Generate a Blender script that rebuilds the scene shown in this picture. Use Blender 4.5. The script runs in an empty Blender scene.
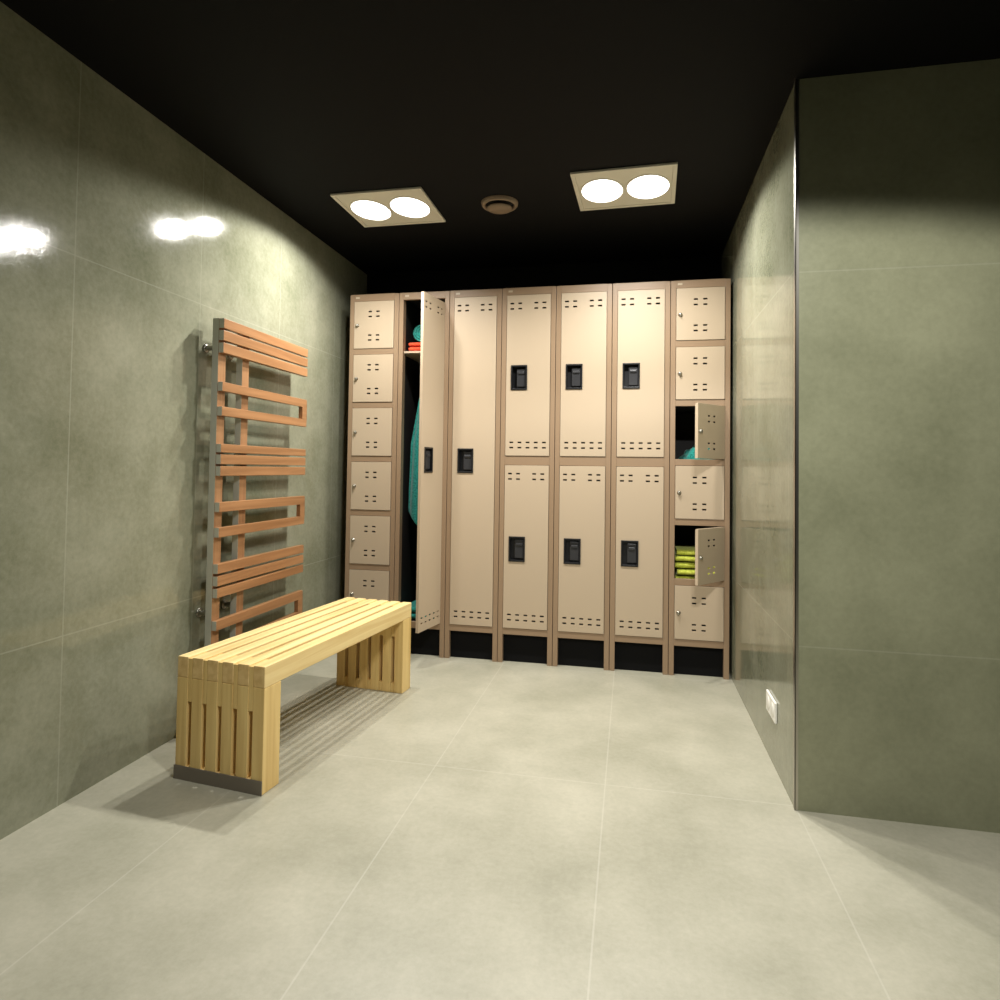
import bpy, math, random
from mathutils import Matrix, Vector, noise
random.seed(4)
S = bpy.context.scene
COL = S.collection
PI = math.pi

# ------------------------------------------------------------------ helpers
def lin(r, g, b):
    f = lambda c: (c / 255) / 12.92 if c / 255 <= .04045 else ((c / 255 + .055) / 1.055) ** 2.4
    return (f(r), f(g), f(b), 1)

class MB:
    """collects boxes, lathes, tubes and free faces; build() links ONE mesh object"""
    def __init__(s): s.v = []; s.f = []; s.m = []; s.sm = []
    def face(s, pts, mat=0, smooth=False):
        n = len(s.v); s.v += [tuple(q) for q in pts]; s.f.append(tuple(range(n, n + len(pts)))); s.m.append(mat); s.sm.append(smooth)
    def add(s, vs, fs, mat=0, smooth=False):
        n = len(s.v); s.v += [tuple(q) for q in vs]
        for k, f in enumerate(fs):
            s.f.append(tuple(n + i for i in f)); s.m.append(mat[k] if isinstance(mat, list) else mat); s.sm.append(smooth)
    def box(s, x0, x1, y0, y1, z0, z1, mat=0):
        # face order: -z +z -y +y -x +x
        vs = [(x0,y0,z0),(x1,y0,z0),(x1,y1,z0),(x0,y1,z0),(x0,y0,z1),(x1,y0,z1),(x1,y1,z1),(x0,y1,z1)]
        s.add(vs, [(0,3,2,1),(4,5,6,7),(0,1,5,4),(2,3,7,6),(3,0,4,7),(1,2,6,5)], mat); return s
    def lathe(s, prof, c=(0,0,0), axis='z', n=32, mat=0, smooth=True):
        vs = []; fs = []
        for r, h in prof:
            for k in range(n):
                a = 2 * PI * k / n; p = (r * math.cos(a), r * math.sin(a), h)
                if axis == 'y': p = (p[0], p[2], p[1])
                if axis == 'x': p = (p[2], p[0], p[1])
                vs.append((p[0]+c[0], p[1]+c[1], p[2]+c[2]))
        for i in range(len(prof) - 1):
            for k in range(n):
                a, b = i*n+k, i*n+(k+1) % n
                fs.append((a, b, b+n, a+n))
        s.add(vs, fs, mat, smooth); return s
    def cyl(s, r, h0, h1, c=(0,0,0), axis='z', n=24, mat=0):
        return s.lathe([(0.0001,h0),(r,h0),(r,h1),(0.0001,h1)], c, axis, n, mat, False)
    def tube(s, pts, r, n=12, mat=0):
        pts = [Vector(p) for p in pts]; rings = []
        for i, p in enumerate(pts):
            t = (pts[min(i+1, len(pts)-1)] - pts[max(i-1, 0)]).normalized()
            u = t.cross(Vector((0,0,1)));
            if u.length < .1: u = t.cross(Vector((0,1,0)))
            u.normalize(); w = t.cross(u)
            rings.append([p + u*r*math.cos(2*PI*k/n) + w*r*math.sin(2*PI*k/n) for k in range(n)])
        vs = [q for R in rings for q in R]; fs = []
        for i in range(len(rings)-1):
            for k in range(n):
                a, b = i*n+k, i*n+(k+1) % n; fs.append((a, b, b+n, a+n))
        fs.append(tuple(range(n))); fs.append(tuple((len(rings)-1)*n + k for k in range(n)))
        s.add(vs, fs, mat, True); return s
    def plate(s, x0, x1, z0, z1, y0, y1, holes, mat=0):
        """a plate in the xz plane from y0 (front) to y1, with real rectangular holes (x0,x1,z0,z1)"""
        xs = sorted({x0, x1, *[h[0] for h in holes], *[h[1] for h in holes]})
        zs = sorted({z0, z1, *[h[2] for h in holes], *[h[3] for h in holes]})
        def solid(i, j):
            if i < 0 or j < 0 or i >= len(xs)-1 or j >= len(zs)-1: return False
            cx = (xs[i]+xs[i+1])/2; cz = (zs[j]+zs[j+1])/2
            return not any(h[0] < cx < h[1] and h[2] < cz < h[3] for h in holes)
        for i in range(len(xs)-1):
            for j in range(len(zs)-1):
                if not solid(i, j): continue
                a, b, c, d = xs[i], xs[i+1], zs[j], zs[j+1]
                s.face([(a,y0,c),(b,y0,c),(b,y0,d),(a,y0,d)], mat)
                s.face([(b,y1,c),(a,y1,c),(a,y1,d),(b,y1,d)], mat)
                if not solid(i-1, j): s.face([(a,y1,c),(a,y0,c),(a,y0,d),(a,y1,d)], mat)
                if not solid(i+1, j): s.face([(b,y0,c),(b,y1,c),(b,y1,d),(b,y0,d)], mat)
                if not solid(i, j-1): s.face([(a,y1,c),(b,y1,c),(b,y0,c),(a,y0,c)], mat)
                if not solid(i, j+1): s.face([(a,y0,d),(b,y0,d),(b,y1,d),(a,y1,d)], mat)
        return s
    def build(s, name, mats, parent=None, bevel=0, weld=True):
        me = bpy.data.meshes.new(name)
        me.from_pydata(s.v, [], s.f)
        for m in (mats if isinstance(mats, (list, tuple)) else [mats]): me.materials.append(m)
        for p, m, sm in zip(me.polygons, s.m, s.sm): p.material_index = m; p.use_smooth = sm
        if weld:
            import bmesh
            bm = bmesh.new(); bm.from_mesh(me); bmesh.ops.remove_doubles(bm, verts=bm.verts, dist=1e-6)
            bm.to_mesh(me); bm.free()
        me.update()
        o = bpy.data.objects.new(name, me); COL.objects.link(o)
        if parent: o.parent = parent
        if bevel:
            b = o.modifiers.new('bevel', 'BEVEL'); b.width = bevel; b.segments = 2; b.limit_method = 'ANGLE'; b.angle_limit = math.radians(40)
        return o

def tag(o, label=None, cat=None, group=None, kind=None):
    for k, v in (('label', label), ('category', cat), ('group', group), ('kind', kind)):
        if v: o[k] = v
    return o
def empty(name, loc, rz=0):
    o = bpy.data.objects.new(name, None); COL.objects.link(o); o.location = loc; o.rotation_euler = (0, 0, rz)
    o.empty_display_size = .1; return o
def copy_tree(o, parent=None):
    c = o.copy(); COL.objects.link(c)
    if parent: c.parent = parent
    for ch in [q for q in bpy.data.objects if q.parent == o]: copy_tree(ch, c)
    return c

# ------------------------------------------------------------------ materials
def mat(name, color, rough=.5, metal=0, spec=.5, emit=0, ecol=None):
    m = bpy.data.materials.new(name); m.use_nodes = True
    b = m.node_tree.nodes['Principled BSDF']
    b.inputs['Base Color'].default_value = color; b.inputs['Roughness'].default_value = rough
    b.inputs['Metallic'].default_value = metal; b.inputs['Specular IOR Level'].default_value = spec
    if emit:
        b.inputs['Emission Color'].default_value = ecol or color; b.inputs['Emission Strength'].default_value = emit
    return m
def N(m, t, **kw):
    n = m.node_tree.nodes.new(t)
    for k, v in kw.items(): setattr(n, k, v)
    return n
def L(m, a, b): m.node_tree.links.new(a, b)
def ramp(m, fac, c0, c1, p0=0., p1=1.):
    r = N(m, 'ShaderNodeValToRGB'); r.color_ramp.elements[0].position = p0; r.color_ramp.elements[1].position = p1
    r.color_ramp.elements[0].color = c0; r.color_ramp.elements[1].color = c1; L(m, fac, r.inputs[0]); return r.outputs[0]
def mix(m, fac, a, b):
    x = N(m, 'ShaderNodeMix', data_type='RGBA')
    if isinstance(fac, float): x.inputs[0].default_value = fac
    else: L(m, fac, x.inputs[0])
    for s, v in ((x.inputs[6], a), (x.inputs[7], b)):
        if isinstance(v, tuple): s.default_value = v
        else: L(m, v, s)
    return x.outputs[2]
def math_node(m, op, a, b=0.):
    x = N(m, 'ShaderNodeMath', operation=op)
    for i, v in enumerate((a, b)):
        if isinstance(v, (int, float)): x.inputs[i].default_value = v
        else: L(m, v, x.inputs[i])
    return x.outputs[0]

def stone_tile(name, dark, light, grout, lines, rough, width=.0022, bump=.06, spec=.5, grout_mix=.3):
    """cement-look porcelain slab; lines = list of (axis index, pitch, offset) for the grout grid"""
    m = mat(name, light, rough, spec=spec); b = m.node_tree.nodes['Principled BSDF']
    tc = N(m, 'ShaderNodeTexCoord'); sep = N(m, 'ShaderNodeSeparateXYZ'); L(m, tc.outputs['Object'], sep.inputs[0])
    n1 = N(m, 'ShaderNodeTexNoise'); n1.inputs['Scale'].default_value = 2.6; n1.inputs['Detail'].default_value = 7; n1.inputs['Roughness'].default_value = .62
    n2 = N(m, 'ShaderNodeTexNoise'); n2.inputs['Scale'].default_value = 55; n2.inputs['Detail'].default_value = 5; n2.inputs['Roughness'].default_value = .7
    for n in (n1, n2): L(m, tc.outputs['Object'], n.inputs['Vector'])
    fac = math_node(m, 'ADD', math_node(m, 'MULTIPLY', n1.outputs[0], .7), math_node(m, 'MULTIPLY', n2.outputs[0], .3))
    col = ramp(m, fac, dark, light, .34, .66)
    g = None
    for ax, pitch, off in lines:
        t = math_node(m, 'FRACT', math_node(m, 'DIVIDE', math_node(m, 'SUBTRACT', sep.outputs[ax], off), pitch))
        d = math_node(m, 'MULTIPLY', math_node(m, 'ABSOLUTE', math_node(m, 'SUBTRACT', t, .5)), pitch)
        k = math_node(m, 'GREATER_THAN', d, pitch / 2 - width)
        g = k if g is None else math_node(m, 'MAXIMUM', g, k)
    col = mix(m, math_node(m, 'MULTIPLY', g, grout_mix), col, grout)
    L(m, col, b.inputs['Base Color'])
    L(m, math_node(m, 'ADD', math_node(m, 'MULTIPLY', n2.outputs[0], .1), rough - .05), b.inputs['Roughness'])
    bp = N(m, 'ShaderNodeBump'); bp.inputs['Strength'].default_value = bump; bp.inputs['Distance'].default_value = .004
    L(m, n2.outputs[0], bp.inputs['Height']); L(m, bp.outputs[0], b.inputs['Normal'])
    return m

def wood(name, dark, light, axis, rough=.45, scale=1., end=None):
    """long grain running along the given object axis"""
    m = mat(name, light, rough); b = m.node_tree.nodes['Principled BSDF']
    tc = N(m, 'ShaderNodeTexCoord'); mp = N(m, 'ShaderNodeMapping'); L(m, tc.outputs['Object'], mp.inputs[0])
    oi = N(m, 'ShaderNodeObjectInfo')
    sc = [38 * scale] * 3; sc[axis] = 1.6 * scale; mp.inputs['Scale'].default_value = sc
    cb = N(m, 'ShaderNodeCombineXYZ')
    for i in range(3): L(m, math_node(m, 'MULTIPLY', oi.outputs['Random'], 9. + i), cb.inputs[i])
    L(m, cb.outputs[0], mp.inputs['Location'])
    n = N(m, 'ShaderNodeTexNoise'); n.inputs['Scale'].default_value = 1; n.inputs['Detail'].default_value = 6; n.inputs['Distortion'].default_value = .6
    L(m, mp.outputs[0], n.inputs['Vector'])
    col = ramp(m, n.outputs[0], dark, light, .3, .68)
    L(m, col, b.inputs['Base Color'])
    bp = N(m, 'ShaderNodeBump'); bp.inputs['Strength'].default_value = .08; bp.inputs['Distance'].default_value = .002
    L(m, n.outputs[0], bp.inputs['Height']); L(m, bp.outputs[0], b.inputs['Normal'])
    return m

def cloth(name, dark, light, scale=130):
    m = mat(name, light, .95, spec=.15); b = m.node_tree.nodes['Principled BSDF']
    tc = N(m, 'ShaderNodeTexCoord')
    n = N(m, 'ShaderNodeTexNoise'); n.inputs['Scale'].default_value = scale; n.inputs['Detail'].default_value = 4
    L(m, tc.outputs['Object'], n.inputs['Vector'])
    L(m, ramp(m, n.outputs[0], dark, light, .35, .65), b.inputs['Base Color'])
    bp = N(m, 'ShaderNodeBump'); bp.inputs['Strength'].default_value = .5; bp.inputs['Distance'].default_value = .004
    L(m, n.outputs[0], bp.inputs['Height']); L(m, bp.outputs[0], b.inputs['Normal'])
    b.inputs['Sheen Weight'].default_value = .2
    return m

def painted(name, color, rough=.42):
    m = mat(name, color, rough); b = m.node_tree.nodes['Principled BSDF']
    tc = N(m, 'ShaderNodeTexCoord'); n = N(m, 'ShaderNodeTexNoise'); n.inputs['Scale'].default_value = 420; n.inputs['Detail'].default_value = 2
    L(m, tc.outputs['Object'], n.inputs['Vector'])
    bp = N(m, 'ShaderNodeBump'); bp.inputs['Strength'].default_value = .05; bp.inputs['Distance'].default_value = .001
    L(m, n.outputs[0], bp.inputs['Height']); L(m, bp.outputs[0], b.inputs['Normal'])
    return m

M = {}
M['wall'] = stone_tile('grey green wall tile', lin(112,114,92), lin(150,150,130), lin(172,172,155), [(1,.6,-1.18),(2,1.2,.525)], .085, spec=.38)
M['pier'] = stone_tile('grey green pier tile', lin(122,124,98), lin(149,150,122), lin(168,168,148), [(2,1.2,.515)], .36)
M['floor'] = stone_tile('pale beige floor tile', lin(150,148,129), lin(182,178,160), lin(202,199,186), [(0,.6,.952),(1,1.2,-1.25)], .42, grout_mix=.3)
M['ceiling'] = mat('matt black ceiling paint', lin(9,9,10), .75, spec=.15)
M['frame'] = painted('tan locker paint', lin(152,127,101))
M['door'] = painted('beige locker door paint', lin(190,171,146))
M['inner_shade'] = mat('dark locker inner shade', lin(30,27,26), .7)  # shade inside the lockers, put into the colour of the inner faces
M['kick'] = mat('black kick plate', lin(7,7,8), .8, spec=.2)
M['black'] = mat('black plastic', lin(26,26,28), .38)
M['lever'] = mat('dark grey lever plastic', lin(52,52,54), .35)
M['steel'] = mat('brushed steel', lin(176,172,162), .3, metal=1)
M['sticker'] = mat('pale badge', lin(196,180,156), .35)
M['pine_y'] = wood('pale pine along the bench', lin(222,190,126), lin(244,220,160), 1, .42)
M['pine_z'] = wood('pale pine upright', lin(212,176,108), lin(236,206,138), 2, .42)
M['pine_end'] = wood('pine end grain', lin(208,172,110), lin(230,198,138), 1, .6)
M['orange_y'] = wood('orange brown slat wood', lin(138,97,62), lin(166,121,82), 1, .32)
M['orange_z'] = wood('orange brown upright wood', lin(138,99,66), lin(166,125,88), 2, .32)
M['cap'] = mat('grey enamel end cap', lin(190,190,176), .35)
M['grey_plate'] = mat('dark grey foot plate', lin(116,108,96), .5)
M['white_metal'] = mat('cream enamel', lin(222,216,202), .4)
M['lamp'] = mat('lamp glass', (1,1,1,1), .4, emit=3.5, ecol=(1,.98,.93,1))
M['plastic_white'] = mat('white plastic', lin(238,236,228), .35)
M['vent'] = mat('pale tan vent enamel', lin(132,112,92), .5)
M['vent_dark'] = mat('dark vent throat', lin(20,18,16), .8)
M['teal'] = cloth('teal towelling', lin(20,106,98), lin(50,152,140))
M['coral'] = cloth('coral red towelling', lin(206,66,40), lin(236,98,62))
M['lime'] = cloth('yellow green towelling', lin(176,186,60), lin(214,220,98))

# ------------------------------------------------------------------ the setting
XL, XR, ZC, YC = -.1055, 2.147, 2.35, -1.277
YB, YF, XE = .475, -4.6, 4.2
def struct(name, mb, m): return tag(mb.build(name, m), kind='structure')
struct('floor', MB().box(XL-.1, XE+.1, YF-.1, YB+.1, -.1, 0), M['floor'])
struct('ceiling', MB().box(XL-.1, XE+.1, YF-.1, YB+.1, ZC, ZC+.1), M['ceiling'])
struct('wall_left', MB().box(XL-.1, XL, YF-.1, YB+.1, 0, ZC), M['wall'])
struct('wall_back', MB().box(XL, XR, YB, YB+.1, 0, ZC), M['ceiling'])
struct('wall_right', MB().box(XR, XE+.1, YC, YB+.1, 0, ZC, [0,0,1,0,0,0]), [M['wall'], M['pier']])
struct('wall_front', MB().box(XL, XE, YF-.1, YF, 0, ZC), M['ceiling'])  # unseen wall behind the camera, coloured black to cut bounced light
struct('wall_far_right', MB().box(XE, XE+.1, YF, YC, 0, ZC), M['ceiling'])  # out of view too, its black chosen to keep the bounce low
t = MB(); t.box(XR-.0025, XR-.0002, YC-.0025, YC+.018, 0, ZC); t.box(XR-.0025, XR+.008, YC-.0025, YC-.0002, 0, ZC)
struct('trim_1', t, M['steel'])

# ------------------------------------------------------------------ lockers
W, H, D = .3048, 2.077, .457
UP, RAIL_T, DB, DT = .028, .040, .190, 2.037     # upright width, top rail, door zone bottom and top
G = .0015
HOLE_W, HOLE_H = .021, .0085
def hole(x, z): return (x - HOLE_W/2, x + HOLE_W/2, z - HOLE_H/2, z + HOLE_H/2)
DOOR_W = W - 2*UP - .004

def locker_body(tiers, rail, shelf=False):
    """tan carcass: side panels, top, floors, front frame, inside faces coloured dark in place of shade"""
    dh = (DT - DB - (tiers-1)*rail) / tiers
    b = MB()
    x0, x1 = G, W - G
    for s in (0, 1):
        xa, xb = ((x0, x0+UP-G) if s == 0 else (x1-UP+G, x1))
        b.box(xa, xb, 0, .042, 0, H, [0,0,0,0,0,0])              # front upright down to the floor
        xa, xb = ((x0, x0+.004) if s == 0 else (x1-.004, x1))
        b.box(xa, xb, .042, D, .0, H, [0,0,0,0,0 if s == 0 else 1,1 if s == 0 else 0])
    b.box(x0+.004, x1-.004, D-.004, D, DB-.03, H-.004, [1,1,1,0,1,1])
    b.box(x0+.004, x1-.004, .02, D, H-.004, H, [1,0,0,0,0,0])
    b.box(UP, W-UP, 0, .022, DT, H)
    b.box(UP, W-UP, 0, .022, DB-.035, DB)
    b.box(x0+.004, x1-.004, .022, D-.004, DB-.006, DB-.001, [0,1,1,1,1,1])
    spans = []
    z = DT
    for k in range(tiers):
        spans.append((z-dh, z)); z -= dh
        if k < tiers-1:
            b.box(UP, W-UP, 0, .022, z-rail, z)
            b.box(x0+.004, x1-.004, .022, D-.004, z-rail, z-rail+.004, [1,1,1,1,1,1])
            z -= rail
    return b, spans

def make_door(h, holes, parent, hinge, z0, angle=0., handle=None, lock=None):
    """pressed steel door, origin on its hinge line (right edge), holes in door coordinates from its lower left corner"""
    w = DOOR_W
    m = MB()
    hs = [(a-w, b-w, c, d) for a, b, c, d in holes]
    if handle: hs.append((handle[0]-w, handle[0]+.087-w, handle[1], handle[1]+.134))
    m.plate(-w, 0, 0, h, -.004, -.001, hs)
    for (a, b, c, d) in ((-w, -w+.002, .0, h), (-.002, 0, 0, h)): m.box(a, b, -.0012, .012, c, d)
    for (c, d) in ((0, .002), (h-.002, h)): m.box(-w+.002, -.002, -.0012, .012, c, d)
    m.box(-w, -w+.012, .0105, .012, 0, h); m.box(-.012, 0, .0105, .012, 0, h)
    o = m.build('door', M['door'], parent, bevel=.0008)
    o.location = (hinge, 0, z0); o.rotation_euler = (0, 0, angle)
    if handle:
        x, z = handle; x -= w
        p = MB()
        p.plate(x-.002, x+.089, z-.002, z+.136, -.0085, -.004, [(x+.006, x+.081, z+.007, z+.127)])
        p.plate(x+.004, x+.083, z+.005, z+.129, -.004, .018, [(x+.006, x+.081, z+.007, z+.127)])
        p.box(x+.004, x+.083, .018, .020, z+.005, z+.129)
        hd = p.build('recessed_handle', M['black'], o, bevel=.001); hd['label'] = 'black recessed pull handle'
        q = MB().box(x+.030, x+.079, .004, .0175, z+.016, z+.118).box(x+.036, x+.073, -.001, .006, z+.085, z+.100)
        lv = q.build('latch_lever', M['lever'], o, bevel=.003); lv['label'] = 'dark grey latch lever'
    if lock:
        x, z = lock; x -= w
        p = MB().lathe([(.0001,-.016),(.006,-.016),(.0085,-.0135),(.0085,-.006),(.011,-.0055),(.011,-.004),(.0001,-.004)], (x,0,z), 'y', 20)
        p.box(x-.0012, x+.0012, -.0185, -.0155, z-.011, z+.006)
        lk = p.build('cam_lock', M['steel'], o); lk['label'] = 'small steel cam lock'
    return o

def vents_long(h):
    xs = [.026, .071, .161, .206]; hs = [hole(x*DOOR_W/.232 if False else x+.003, h-z) for x in xs for z in (.046, .076)]
    xb = [.034 + .0455*k for k in range(5)]
    return hs + [hole(x, z) for x in xb for z in (.044, .073)]
def vents_box(h):
    c = DOOR_W/2
    return [hole(c+dx, h-z) for dx in (-.024, .024) for z in (.060, .089, .199, .227)]

def finish(root, kick=True, badge=True, tiers=1):
    k = MB().box(UP, W-UP, .03, .034, .001, DB-.036)
    kp = k.build('kick_plate', M['kick'], root); kp['label'] = 'black recessed kick plate'
    if badge:
        bd = MB().box(UP+.008, UP+.032, -.0016, -.0002, DT+.016, DT+.027).build('badge', M['sticker'], root, bevel=.0006)
        bd['label'] = 'small off-white badge on the top rail'

def box_locker(i, label, angles, badge=True):
    r = empty('box_locker', (i*W, 0, 0)); tag(r, label, 'locker', 'six-door box lockers at the ends of the row')
    b, spans = locker_body(6, .033)
    b.build('cabinet_frame', [M['frame'], M['inner_shade']], r, bevel=.0012)
    for k, (z0, z1) in enumerate(spans):
        h = z1 - z0 - .004
        make_door(h, vents_box(h), r, W-UP-.002, z0+.002, angles.get(k, 0), lock=(.020, h*.49))
    finish(r, badge=badge)
    return r, spans
def tall_locker(i, label, angle, badge=True):
    r = empty('tall_locker', (i*W, 0, 0)); tag(r, label, 'locker', 'tall single-door lockers')
    b, spans = locker_body(1, .04)
    b.build('cabinet_frame', [M['frame'], M['inner_shade']], r, bevel=.0012)
    z0, z1 = spans[0]; h = z1 - z0 - .004
    h -= .025 if angle else 0      # the open door hangs a little low
    make_door(h, vents_long(h), r, W-UP-.002, z0+.002, angle, handle=(.034, 1.040-z0))
    finish(r, badge=badge)
    return r
def two_tier_locker(i, label, badge=True):
    r = empty('two_tier_locker', (i*W, 0, 0)); tag(r, label, 'locker', 'two-door lockers in the middle of the row')
    b, spans = locker_body(2, .05)
    b.build('cabinet_frame', [M['frame'], M['inner_shade']], r, bevel=.0012)
    for (z0, z1) in spans:
        h = z1 - z0 - .004
        make_door(h, vents_long(h), r, W-UP-.002, z0+.002, 0, handle=(.029, h-.528))
    finish(r, badge=badge)
    return r

box_locker(0, 'beige locker with six small closed doors beside the left wall, behind the bench', {})
tall = tall_locker(1, 'tall beige locker with its long door swung open and a teal towel hanging inside', math.radians(79))
SHZ = 1.730
sh = MB().box(G+.0045, W-G-.0045, .024, D-.0045, SHZ, SHZ+.012).build('shelf', M['door'], tall, bevel=.001)
hk = MB().cyl(.014, SHZ-.004, SHZ-.0002, (.135,.130,0)).tube([(.135,.130,SHZ-.004),(.135,.130,1.665),(.135,.126,1.645),(.135,.114,1.634),(.135,.101,1.640),(.135,.096,1.655)], .0035).build('coat_hook', M['steel'], tall)
tall_locker(2, 'tall beige locker with one long closed door, right of the open tall locker', 0)
two_tier_locker(3, 'two-door beige locker directly right of the closed tall locker')
two_tier_locker(4, 'two-door beige locker in the middle of the three two-door lockers', False)
two_tier_locker(5, 'two-door beige locker directly left of the right-hand box locker', False)
_, BSP = box_locker(6, 'beige locker of six small doors beside the right wall, third and fifth doors ajar', {2: math.radians(51), 4: math.radians(52)})

# ------------------------------------------------------------------ towels
def folded(w, d, h, seed, mat_, name='folded_towel', loc=(0,0,0), layers=2, rz=0):
    """a towel folded into soft layers, rounded front folds"""
    mb = MB(); lh = h / layers; nx, ns = 18, 20
    for l in range(layers):
        z0 = l*lh; vs = []; fs = []
        for i in range(nx+1):
            x = -w/2 + w*i/nx
            for j in range(ns):
                a = 2*PI*j/ns
                # super-ellipse cross section in yz
                c, s_ = math.cos(a), math.sin(a)
                y = math.copysign(abs(c)**.35, c) * d/2; z = math.copysign(abs(s_)**.6, s_) * lh*.5
                e = 1 if 0 < i < nx else .82
                nz = noise.noise(Vector((x*9+seed*3.1, y*9, l*2.7+seed)))
                vs.append((x + .004*noise.noise(Vector((y*20, z*30, seed+l))), y*(1-.02*l) + .006*nz, z0 + lh*.5 + z*e*1.04 + (.10*lh*nz)))
        for i in range(nx):
            for j in range(ns):
                a, b = i*ns+j, i*ns+(j+1) % ns; fs.append((a, b, b+ns, a+ns))
        fs.append(tuple(range(ns))); fs.append(tuple(nx*ns+k for k in range(ns)))
        mb.add(vs, fs, 0, True)
    zmin = min(v[2] for v in mb.v); mb.v = [(v[0], v[1], v[2]-zmin) for v in mb.v]
    o = mb.build(name, mat_, weld=False); o.location = loc; o.rotation_euler = (0,0,rz); return o

x1 = W
top = SHZ + .0125
tag(folded(.20, .24, .056, 2, M['coral'], loc=(x1+.145, .165, top), layers=2), 'coral red folded towel on the top shelf of the open tall locker', 'towel')
def rolled(name, r, length, m, loc, rz=0):
    mb = MB(); n = 26; nl = 14; vs = []; fs = []
    turns = 3.2; k = 90
    # a spiral sheet with thickness seen at the ends, wrapped by the outer turn
    for i in range(nl+1):
        y = -length/2 + length*i/nl
        for j in range(n):
            a = 2*PI*j/n; rr = r*(1 + .035*noise.noise(Vector((math.cos(a)*2, math.sin(a)*2, y*14)))) * (.93 if i in (0, nl) else 1)
            vs.append((rr*math.cos(a)*1.06, y, r + rr*math.sin(a)*.97))
    for i in range(nl):
        for j in range(n):
            a, b = i*n+j, i*n+(j+1) % n; fs.append((a, b, b+n, a+n))
    fs.append(tuple(range(n))); fs.append(tuple(nl*n+q for q in range(n)))
    mb.add(vs, fs, 0, True)
    for side in (-1, 1):
        pts = [(r*.86*(1-q/k)*math.cos(turns*2*PI*q/k), side*(length/2+.001), r + r*.86*(1-q/k)*math.sin(turns*2*PI*q/k)) for q in range(k)]
        mb.tube(pts, .0035, 6)
    zmin = min(v[2] for v in mb.v); mb.v = [(v[0], v[1], v[2]-zmin) for v in mb.v]
    o = mb.build(name, m, weld=False); o.location = loc; o.rotation_euler = (0,0,rz); return o
tag(rolled('rolled_towel', .056, .19, M['teal'], (x1+.118, .165, top+.0605)), 'teal rolled towel lying on the coral towel in the open tall locker', 'towel')

# towel hanging from the hook by its middle, falling into a pointed lower corner
def hanging():
    nu, nv = 28, 40; vs = []; fs = []
    ztop, zl = 1.640, .97
    for j in range(nv+1):
        t = j/nv; z = ztop - t*zl
        half = .012 + .092*min(1, (t/.45))**.8
        for i in range(nu+1):
            u = -1 + 2*i/nu
            fold = math.cos(u*7.5 + .6) * .020 * min(1, .25 + t*1.1) + math.cos(u*15 + t*2) * .006*t
            zz = z
            if t > .8:
                zz = z + (t-.8)/.2 * (1-u)*.5 * .03
            low = .10*(abs(u+0.0)**1.0)*max(0, (t-.55)/.45)
            vs.append((u*half + .006*math.sin(t*5), fold, zz + low*(1 if u < .3 else .6)))
    for j in range(nv):
        for i in range(nu):
            a = j*(nu+1)+i; fs.append((a, a+1, a+nu+2, a+nu+1))
    mb = MB(); mb.add(vs, fs, 0, True)
    o = mb.build('hanging_towel', M['teal'], weld=False)
    s = o.modifiers.new('thickness', 'SOLIDIFY'); s.thickness = .006; s.offset = 0
    s = o.modifiers.new('smooth', 'SUBSURF'); s.levels = 1; s.render_levels = 1
    o.location = (x1+.135, .128, 0)
    return tag(o, 'teal towel hanging in folds from the hook inside the open tall locker', 'towel')
hanging()
tag(folded(.21, .30, .070, 7, M['teal'], loc=(x1+.150, .19, DB), layers=2), 'teal folded towel on the floor of the open tall locker', 'towel')

# right box locker: crumpled teal towel in the third compartment, five folded towels in the fifth
x6 = 6*W
def crumpled(loc):
    mb = MB(); n, k = 30, 20; vs = []; fs = []
    for j in range(k+1):
        ph = PI/2 * j/k
        for i in range(n):
            a = 2*PI*i/n
            d = Vector((math.cos(a)*math.sin(ph), math.sin(a)*math.sin(ph), math.cos(ph)))
            rr = 1 + .22*noise.noise(d*2.1 + Vector((3,1,5))) + .13*noise.noise(d*5.2) + .06*math.sin(7*a + 5*ph)
            vs.append((d.x*.098*min(rr,1.1), d.y*.15*min(rr,1.1), max(0, d.z*.105*rr*(1 + .35*d.x))))
    for j in range(k):
        for i in range(n):
            a, b = j*n+i, j*n+(i+1) % n; fs.append((a, a+n, b+n, b))
    fs.append(tuple(k*n+q for q in range(n)))
    mb.add(vs, fs, 0, True); o = mb.build('crumpled_towel', M['teal']); o.location = loc
    return tag(o, 'teal crumpled towel in the third compartment of the right-hand box locker', 'towel')
crumpled((x6+.155, .19, BSP[2][0]-.0285))
zt = BSP[4][0] - .0285
ORD = ['lowest', 'second from the bottom', 'middle one', 'second from the top', 'topmost']
hs = [.033, .030, .032, .029, .030]
for k in range(5):
    o = folded(.225, .27, hs[k], 20+k*3, M['lime'], loc=(x6+.152+.003*math.sin(k*2), .185+.004*math.cos(k*3), zt), layers=1, rz=.02*math.sin(k*1.7))
    tag(o, 'yellow-green folded towel, %s of the stack in the right-hand box locker' % ORD[k], 'towel', 'yellow-green towels stacked in a box locker')
    zt += max(v.co.z for v in o.data.vertices) + .0005

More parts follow.
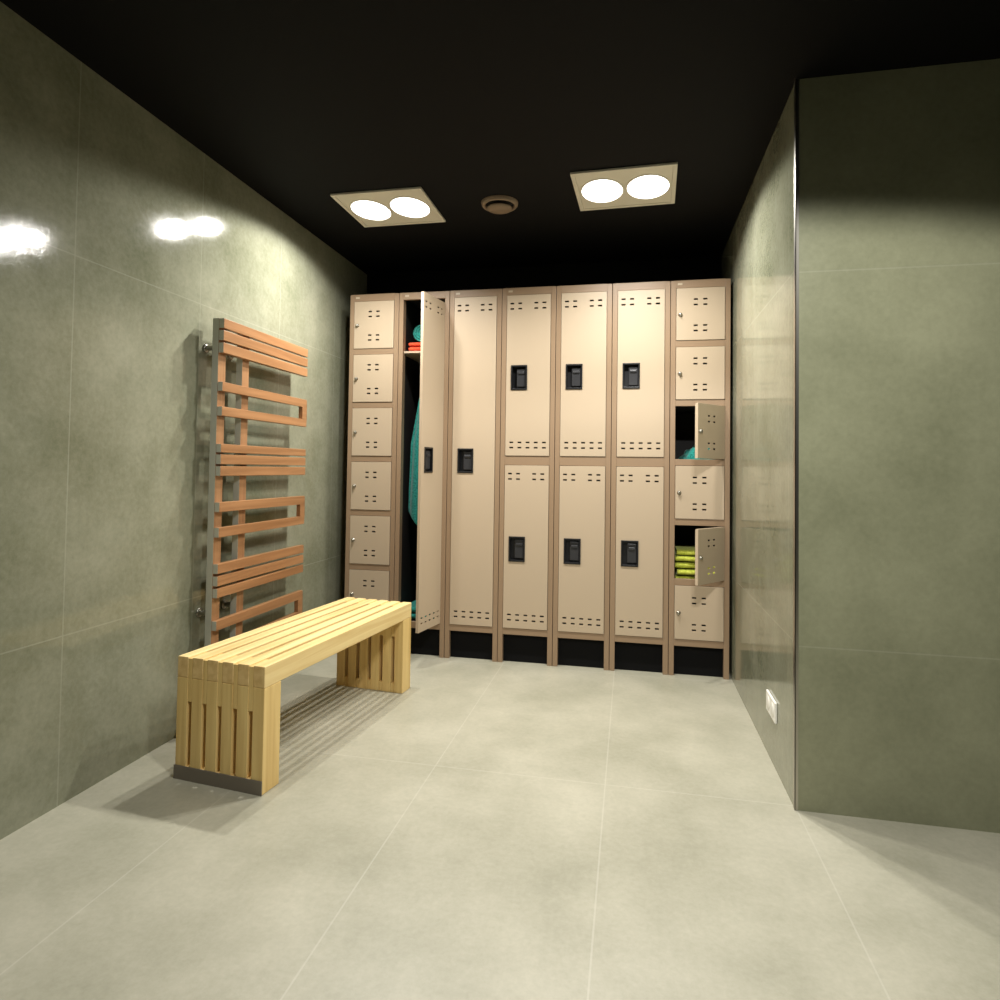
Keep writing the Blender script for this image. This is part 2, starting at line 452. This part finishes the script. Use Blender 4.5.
# ------------------------------------------------------------------ bench
bl, bw, bh, lt, rh = 1.0769, .3557, .4116, .086, .0697
bench = empty('slatted_bench', (.1163, -1.5382, 0), -.1127)
tag(bench, 'pale pine slatted bench with slotted ends standing near the left wall', 'bench')
sw, sg = .0444, .01786
for k in range(6):
    x = k*(sw+sg)
    MB().box(x, x+sw, 0, bl, bh-rh, bh, [0,0,1,1,0,0]).build('seat_slat', [M['pine_y'], M['pine_end']], bench, bevel=.0025)
for e in (0, 1):
    y0 = 0 if e == 0 else bl-lt
    p = MB()
    for k in range(6):
        x = k*(sw+sg); p.box(x, x+sw, y0, y0+lt, 0, bh-rh-.0005)
    for k in range(5):
        x = k*(sw+sg)+sw
        p.box(x+.0004, x+sg-.0004, y0+.001, y0+lt-.001, .0, .044)
        p.box(x+.0004, x+sg-.0004, y0+.001, y0+lt-.001, .262, bh-.004)
    p.build('end_panel', M['pine_z'], bench, bevel=.0018, weld=False)
fp = MB().box(-.002, bw+.001, -.0045, -.0005, .0, .046).build('foot_plate', M['grey_plate'], bench, bevel=.0008)
fp['label'] = 'dark grey metal foot plate'

# ------------------------------------------------------------------ towel radiator
rad = empty('heated_towel_rail', (XL, -.82, 0))
tag(rad, 'orange-brown slatted towel rail mounted on the left wall behind the bench', 'towel rail')
XS0, XS1 = .078, .1005          # slat back and front, out from the wall
YA, YE = -.344, .346            # slat ends along the wall
def slat(z0, z1):
    MB().box(XS0, XS1, YA, YE, z0, z1, [0,0,1,0,0,0]).build('slat', [M['orange_y'], M['cap']], rad, bevel=.002)
def loop(za0, za1, zb0, zb1):
    b = MB()
    b.box(XS0, XS1, YA, YE, za0, za1, [0,0,1,0,0,0]); b.box(XS0, XS1, YA, YE, zb0, zb1, [0,0,1,0,0,0])
    b.box(XS0, XS1, YE-.042, YE, zb1, za0)
    b.build('towel_loop', [M['orange_y'], M['cap']], rad, bevel=.002)
for z0, z1 in ((1.626,1.667),(1.576,1.618),(1.525,1.567),(1.117,1.152),(1.069,1.109),(1.021,1.061),(.624,.664),(.574,.614),(.526,.564)): slat(z0, z1)
loop(1.368, 1.406, 1.267, 1.305); loop(.874, .914, .771, .811); loop(.395, .434, .290, .330)
for y in (YA, YA+.165):
    MB().box(.048, XS0-.0005, y+.0, y+.050, .285, 1.668, [0,0,0,0,0,1]).build('upright', [M['cap'], M['orange_z']], rad, bevel=.0015)
for y in (YA+.025, YA+.19):
    for z in (1.55, .46):
        MB().cyl(.011, .006, .049, (0,y,z), 'x', 18).lathe([(.0001,.0),(.019,.0),(.019,.005),(.015,.008),(.0001,.008)], (0.0003,y,z), 'x', 24).build('wall_bracket', M['steel'], rad)
for y in (YA+.025,):
    MB().tube([(.062,y,.288),(.062,y,.235),(.055,y,.222),(.001,y,.222)], .010).lathe([(.0001,.0),(.026,.0),(.024,.005),(.0001,.006)], (.0003,y,.222), 'x', 24).cyl(.017,.245,.275,(.062,y,0),'z').build('supply_pipe', M['steel'], rad)

# ------------------------------------------------------------------ ceiling fixtures
def fixture(name, loc, rz, label):
    r = empty(name, loc, rz); tag(r, label, 'ceiling light', 'twin-lamp ceiling lights')
    hx, hy = .224, .200
    f = MB(); f.v = []; 
    # square rim hanging 14 mm under the ceiling
    rim = .018
    f.box(-hx, hx, -hy, -hy+rim, -.011, -.0005); f.box(-hx, hx, hy-rim, hy, -.011, -.0005)
    f.box(-hx, -hx+rim, -hy+rim, hy-rim, -.011, -.0005); f.box(hx-rim, hx, -hy+rim, hy-rim, -.011, -.0005)
    f.build('frame', M['white_metal'], r, bevel=.002, weld=False)
    MB().box(-hx+rim+.0006, hx-rim-.0006, -hy+rim+.0006, hy-rim-.0006, -.0075, -.001).build('tray', M['white_metal'], r)
    for sx in (-1, 1):
        for nm, prof, mt in (('lamp', [(.0001,-.0125),(.05,-.0112),(.086,-.0102),(.092,-.009),(.092,-.0077)], M['lamp']),
                             ('lamp_ring', [(.0925,-.0077),(.0925,-.0105),(.0945,-.0112),(.098,-.0100),(.099,-.0077)], M['white_metal'])):
            mb = MB().lathe(prof, (0,0,0), 'z', 48)
            mb.v = [(x + sx*.102, y*1.32, z) for x, y, z in mb.v]        # oval reflector, longer towards the lockers
            p = mb.build(nm, mt, r)
            if nm == 'lamp': p['label'] = 'glowing lamp'
    return r
def spots(r, energy, aim=(0, 0, -1), power=2.0, size=162, blend=.15):
    """swivelling reflector lamps: each beam is strongest along its aim and is cut off by the level rim of the housing"""
    ax = Vector(aim).normalized()
    for sx in (-1, 1):
        d = bpy.data.lights.new('lamp_beam', 'SPOT'); d.energy = energy; d.color = (1., .98, .93)
        d.spot_size = math.radians(size); d.spot_blend = blend; d.shadow_soft_size = .028
        d.use_nodes = True; nt = d.node_tree; em = nt.nodes['Emission']
        def nd(op, *ins):
            n = nt.nodes.new('ShaderNodeMath'); n.operation = op
            for i, v in enumerate(ins):
                if isinstance(v, (int, float)): n.inputs[i].default_value = v
                else: nt.links.new(v, n.inputs[i])
            return n.outputs[0]
        tc = nt.nodes.new('ShaderNodeTexCoord'); sp = nt.nodes.new('ShaderNodeSeparateXYZ')
        dt = nt.nodes.new('ShaderNodeVectorMath'); dt.operation = 'DOT_PRODUCT'; dt.inputs[1].default_value = ax
        nt.links.new(tc.outputs['Normal'], sp.inputs[0]); nt.links.new(tc.outputs['Normal'], dt.inputs[0])
        v = nd('MAXIMUM', nd('MULTIPLY', nd('MULTIPLY', nd('SIGN', sp.outputs[2]), -1.), dt.outputs['Value']), .0)
        nt.links.new(nd('POWER', v, power), em.inputs['Strength'])
        o = bpy.data.objects.new('lamp_beam', d); COL.objects.link(o); o.parent = r; o.location = (sx*.102, 0, -.030)
f1 = fixture('ceiling_light', (.455, -.535, ZC), math.radians(0), 'square cream ceiling light with two bright lamps, the one nearer the left wall')
f2 = fixture('ceiling_light', (1.592, -.565, ZC), math.radians(-2), 'square cream ceiling light with two bright lamps, the one nearer the right wall')
f3 = fixture('ceiling_light', (1.85, -2.55, ZC), 0, 'twin-lamp ceiling light over the open floor in front of the bench, nearer the viewer')
spots(f1, 66, (-.16, -.32, -1), 1.2); spots(f2, 66, (.05, -.22, -1), 1.2); spots(f3, 80, (.2, .35, -1), 1.0, 150, .13)

v = empty('ceiling_vent', (.998, -.497, ZC)); tag(v, 'round tan ceiling vent between the two lit ceiling lights', 'vent')
MB().lathe([(.068,-.0005),(.068,-.010),(.070,-.016),(.076,-.019),(.083,-.017),(.088,-.010),(.090,-.0005)], n=48).build('outer_ring', M['vent'], v)
MB().lathe([(.0001,-.001),(.0675,-.001),(.0675,-.006),(.0001,-.006)], n=40).build('throat', M['vent_dark'], v)
MB().lathe([(.0001,-.0065),(.012,-.0065),(.012,-.020),(.052,-.022),(.061,-.026),(.059,-.032),(.034,-.037),(.0001,-.038)], n=40).build('valve_disc', M['vent'], v)

# ------------------------------------------------------------------ wall outlet
o = empty('wall_outlet', (XR, -.950, .208)); tag(o, 'white double wall outlet low on the right wall', 'outlet')
MB().box(-.009, -.0003, -.075, .075, -.037, .037).build('cover_plate', M['plastic_white'], o, bevel=.003)
for y in (-.036, .036):
    MB().lathe([(.0001,-.0105),(.023,-.0105),(.025,-.0095),(.025,-.0088)], (0,y,0), 'x', 28).build('socket', M['plastic_white'], o)

# ------------------------------------------------------------------ camera, world, view
yaw, pitch, roll = .2025, .0271, .0140
fw = Vector((-math.sin(yaw)*math.cos(pitch), math.cos(yaw)*math.cos(pitch), math.sin(pitch)))
r = Vector((math.cos(yaw), math.sin(yaw), 0)); u = r.cross(fw)
r2 = r*math.cos(roll) + u*math.sin(roll); u2 = -r*math.sin(roll) + u*math.cos(roll)
cd = bpy.data.cameras.new('camera'); cam = bpy.data.objects.new('camera', cd); COL.objects.link(cam)
mw = Matrix((r2, u2, -fw)).transposed().to_4x4(); mw.translation = Vector((1.6276, -3.466, 1.0662)); cam.matrix_world = mw
cd.sensor_width = 36; cd.lens = 635.47*36/1000; cd.shift_x = (500-500.3)/1000; cd.shift_y = (451.6-500)/1000
cd.clip_start = .02
S.camera = cam
w = bpy.data.worlds.new('world'); S.world = w; w.use_nodes = True
w.node_tree.nodes['Background'].inputs[0].default_value = (.02, .02, .02, 1)
S.view_settings.view_transform = 'Standard'; S.view_settings.look = 'None'; S.view_settings.gamma = 1
S.view_settings.exposure = .22
S.view_settings.use_curve_mapping = False
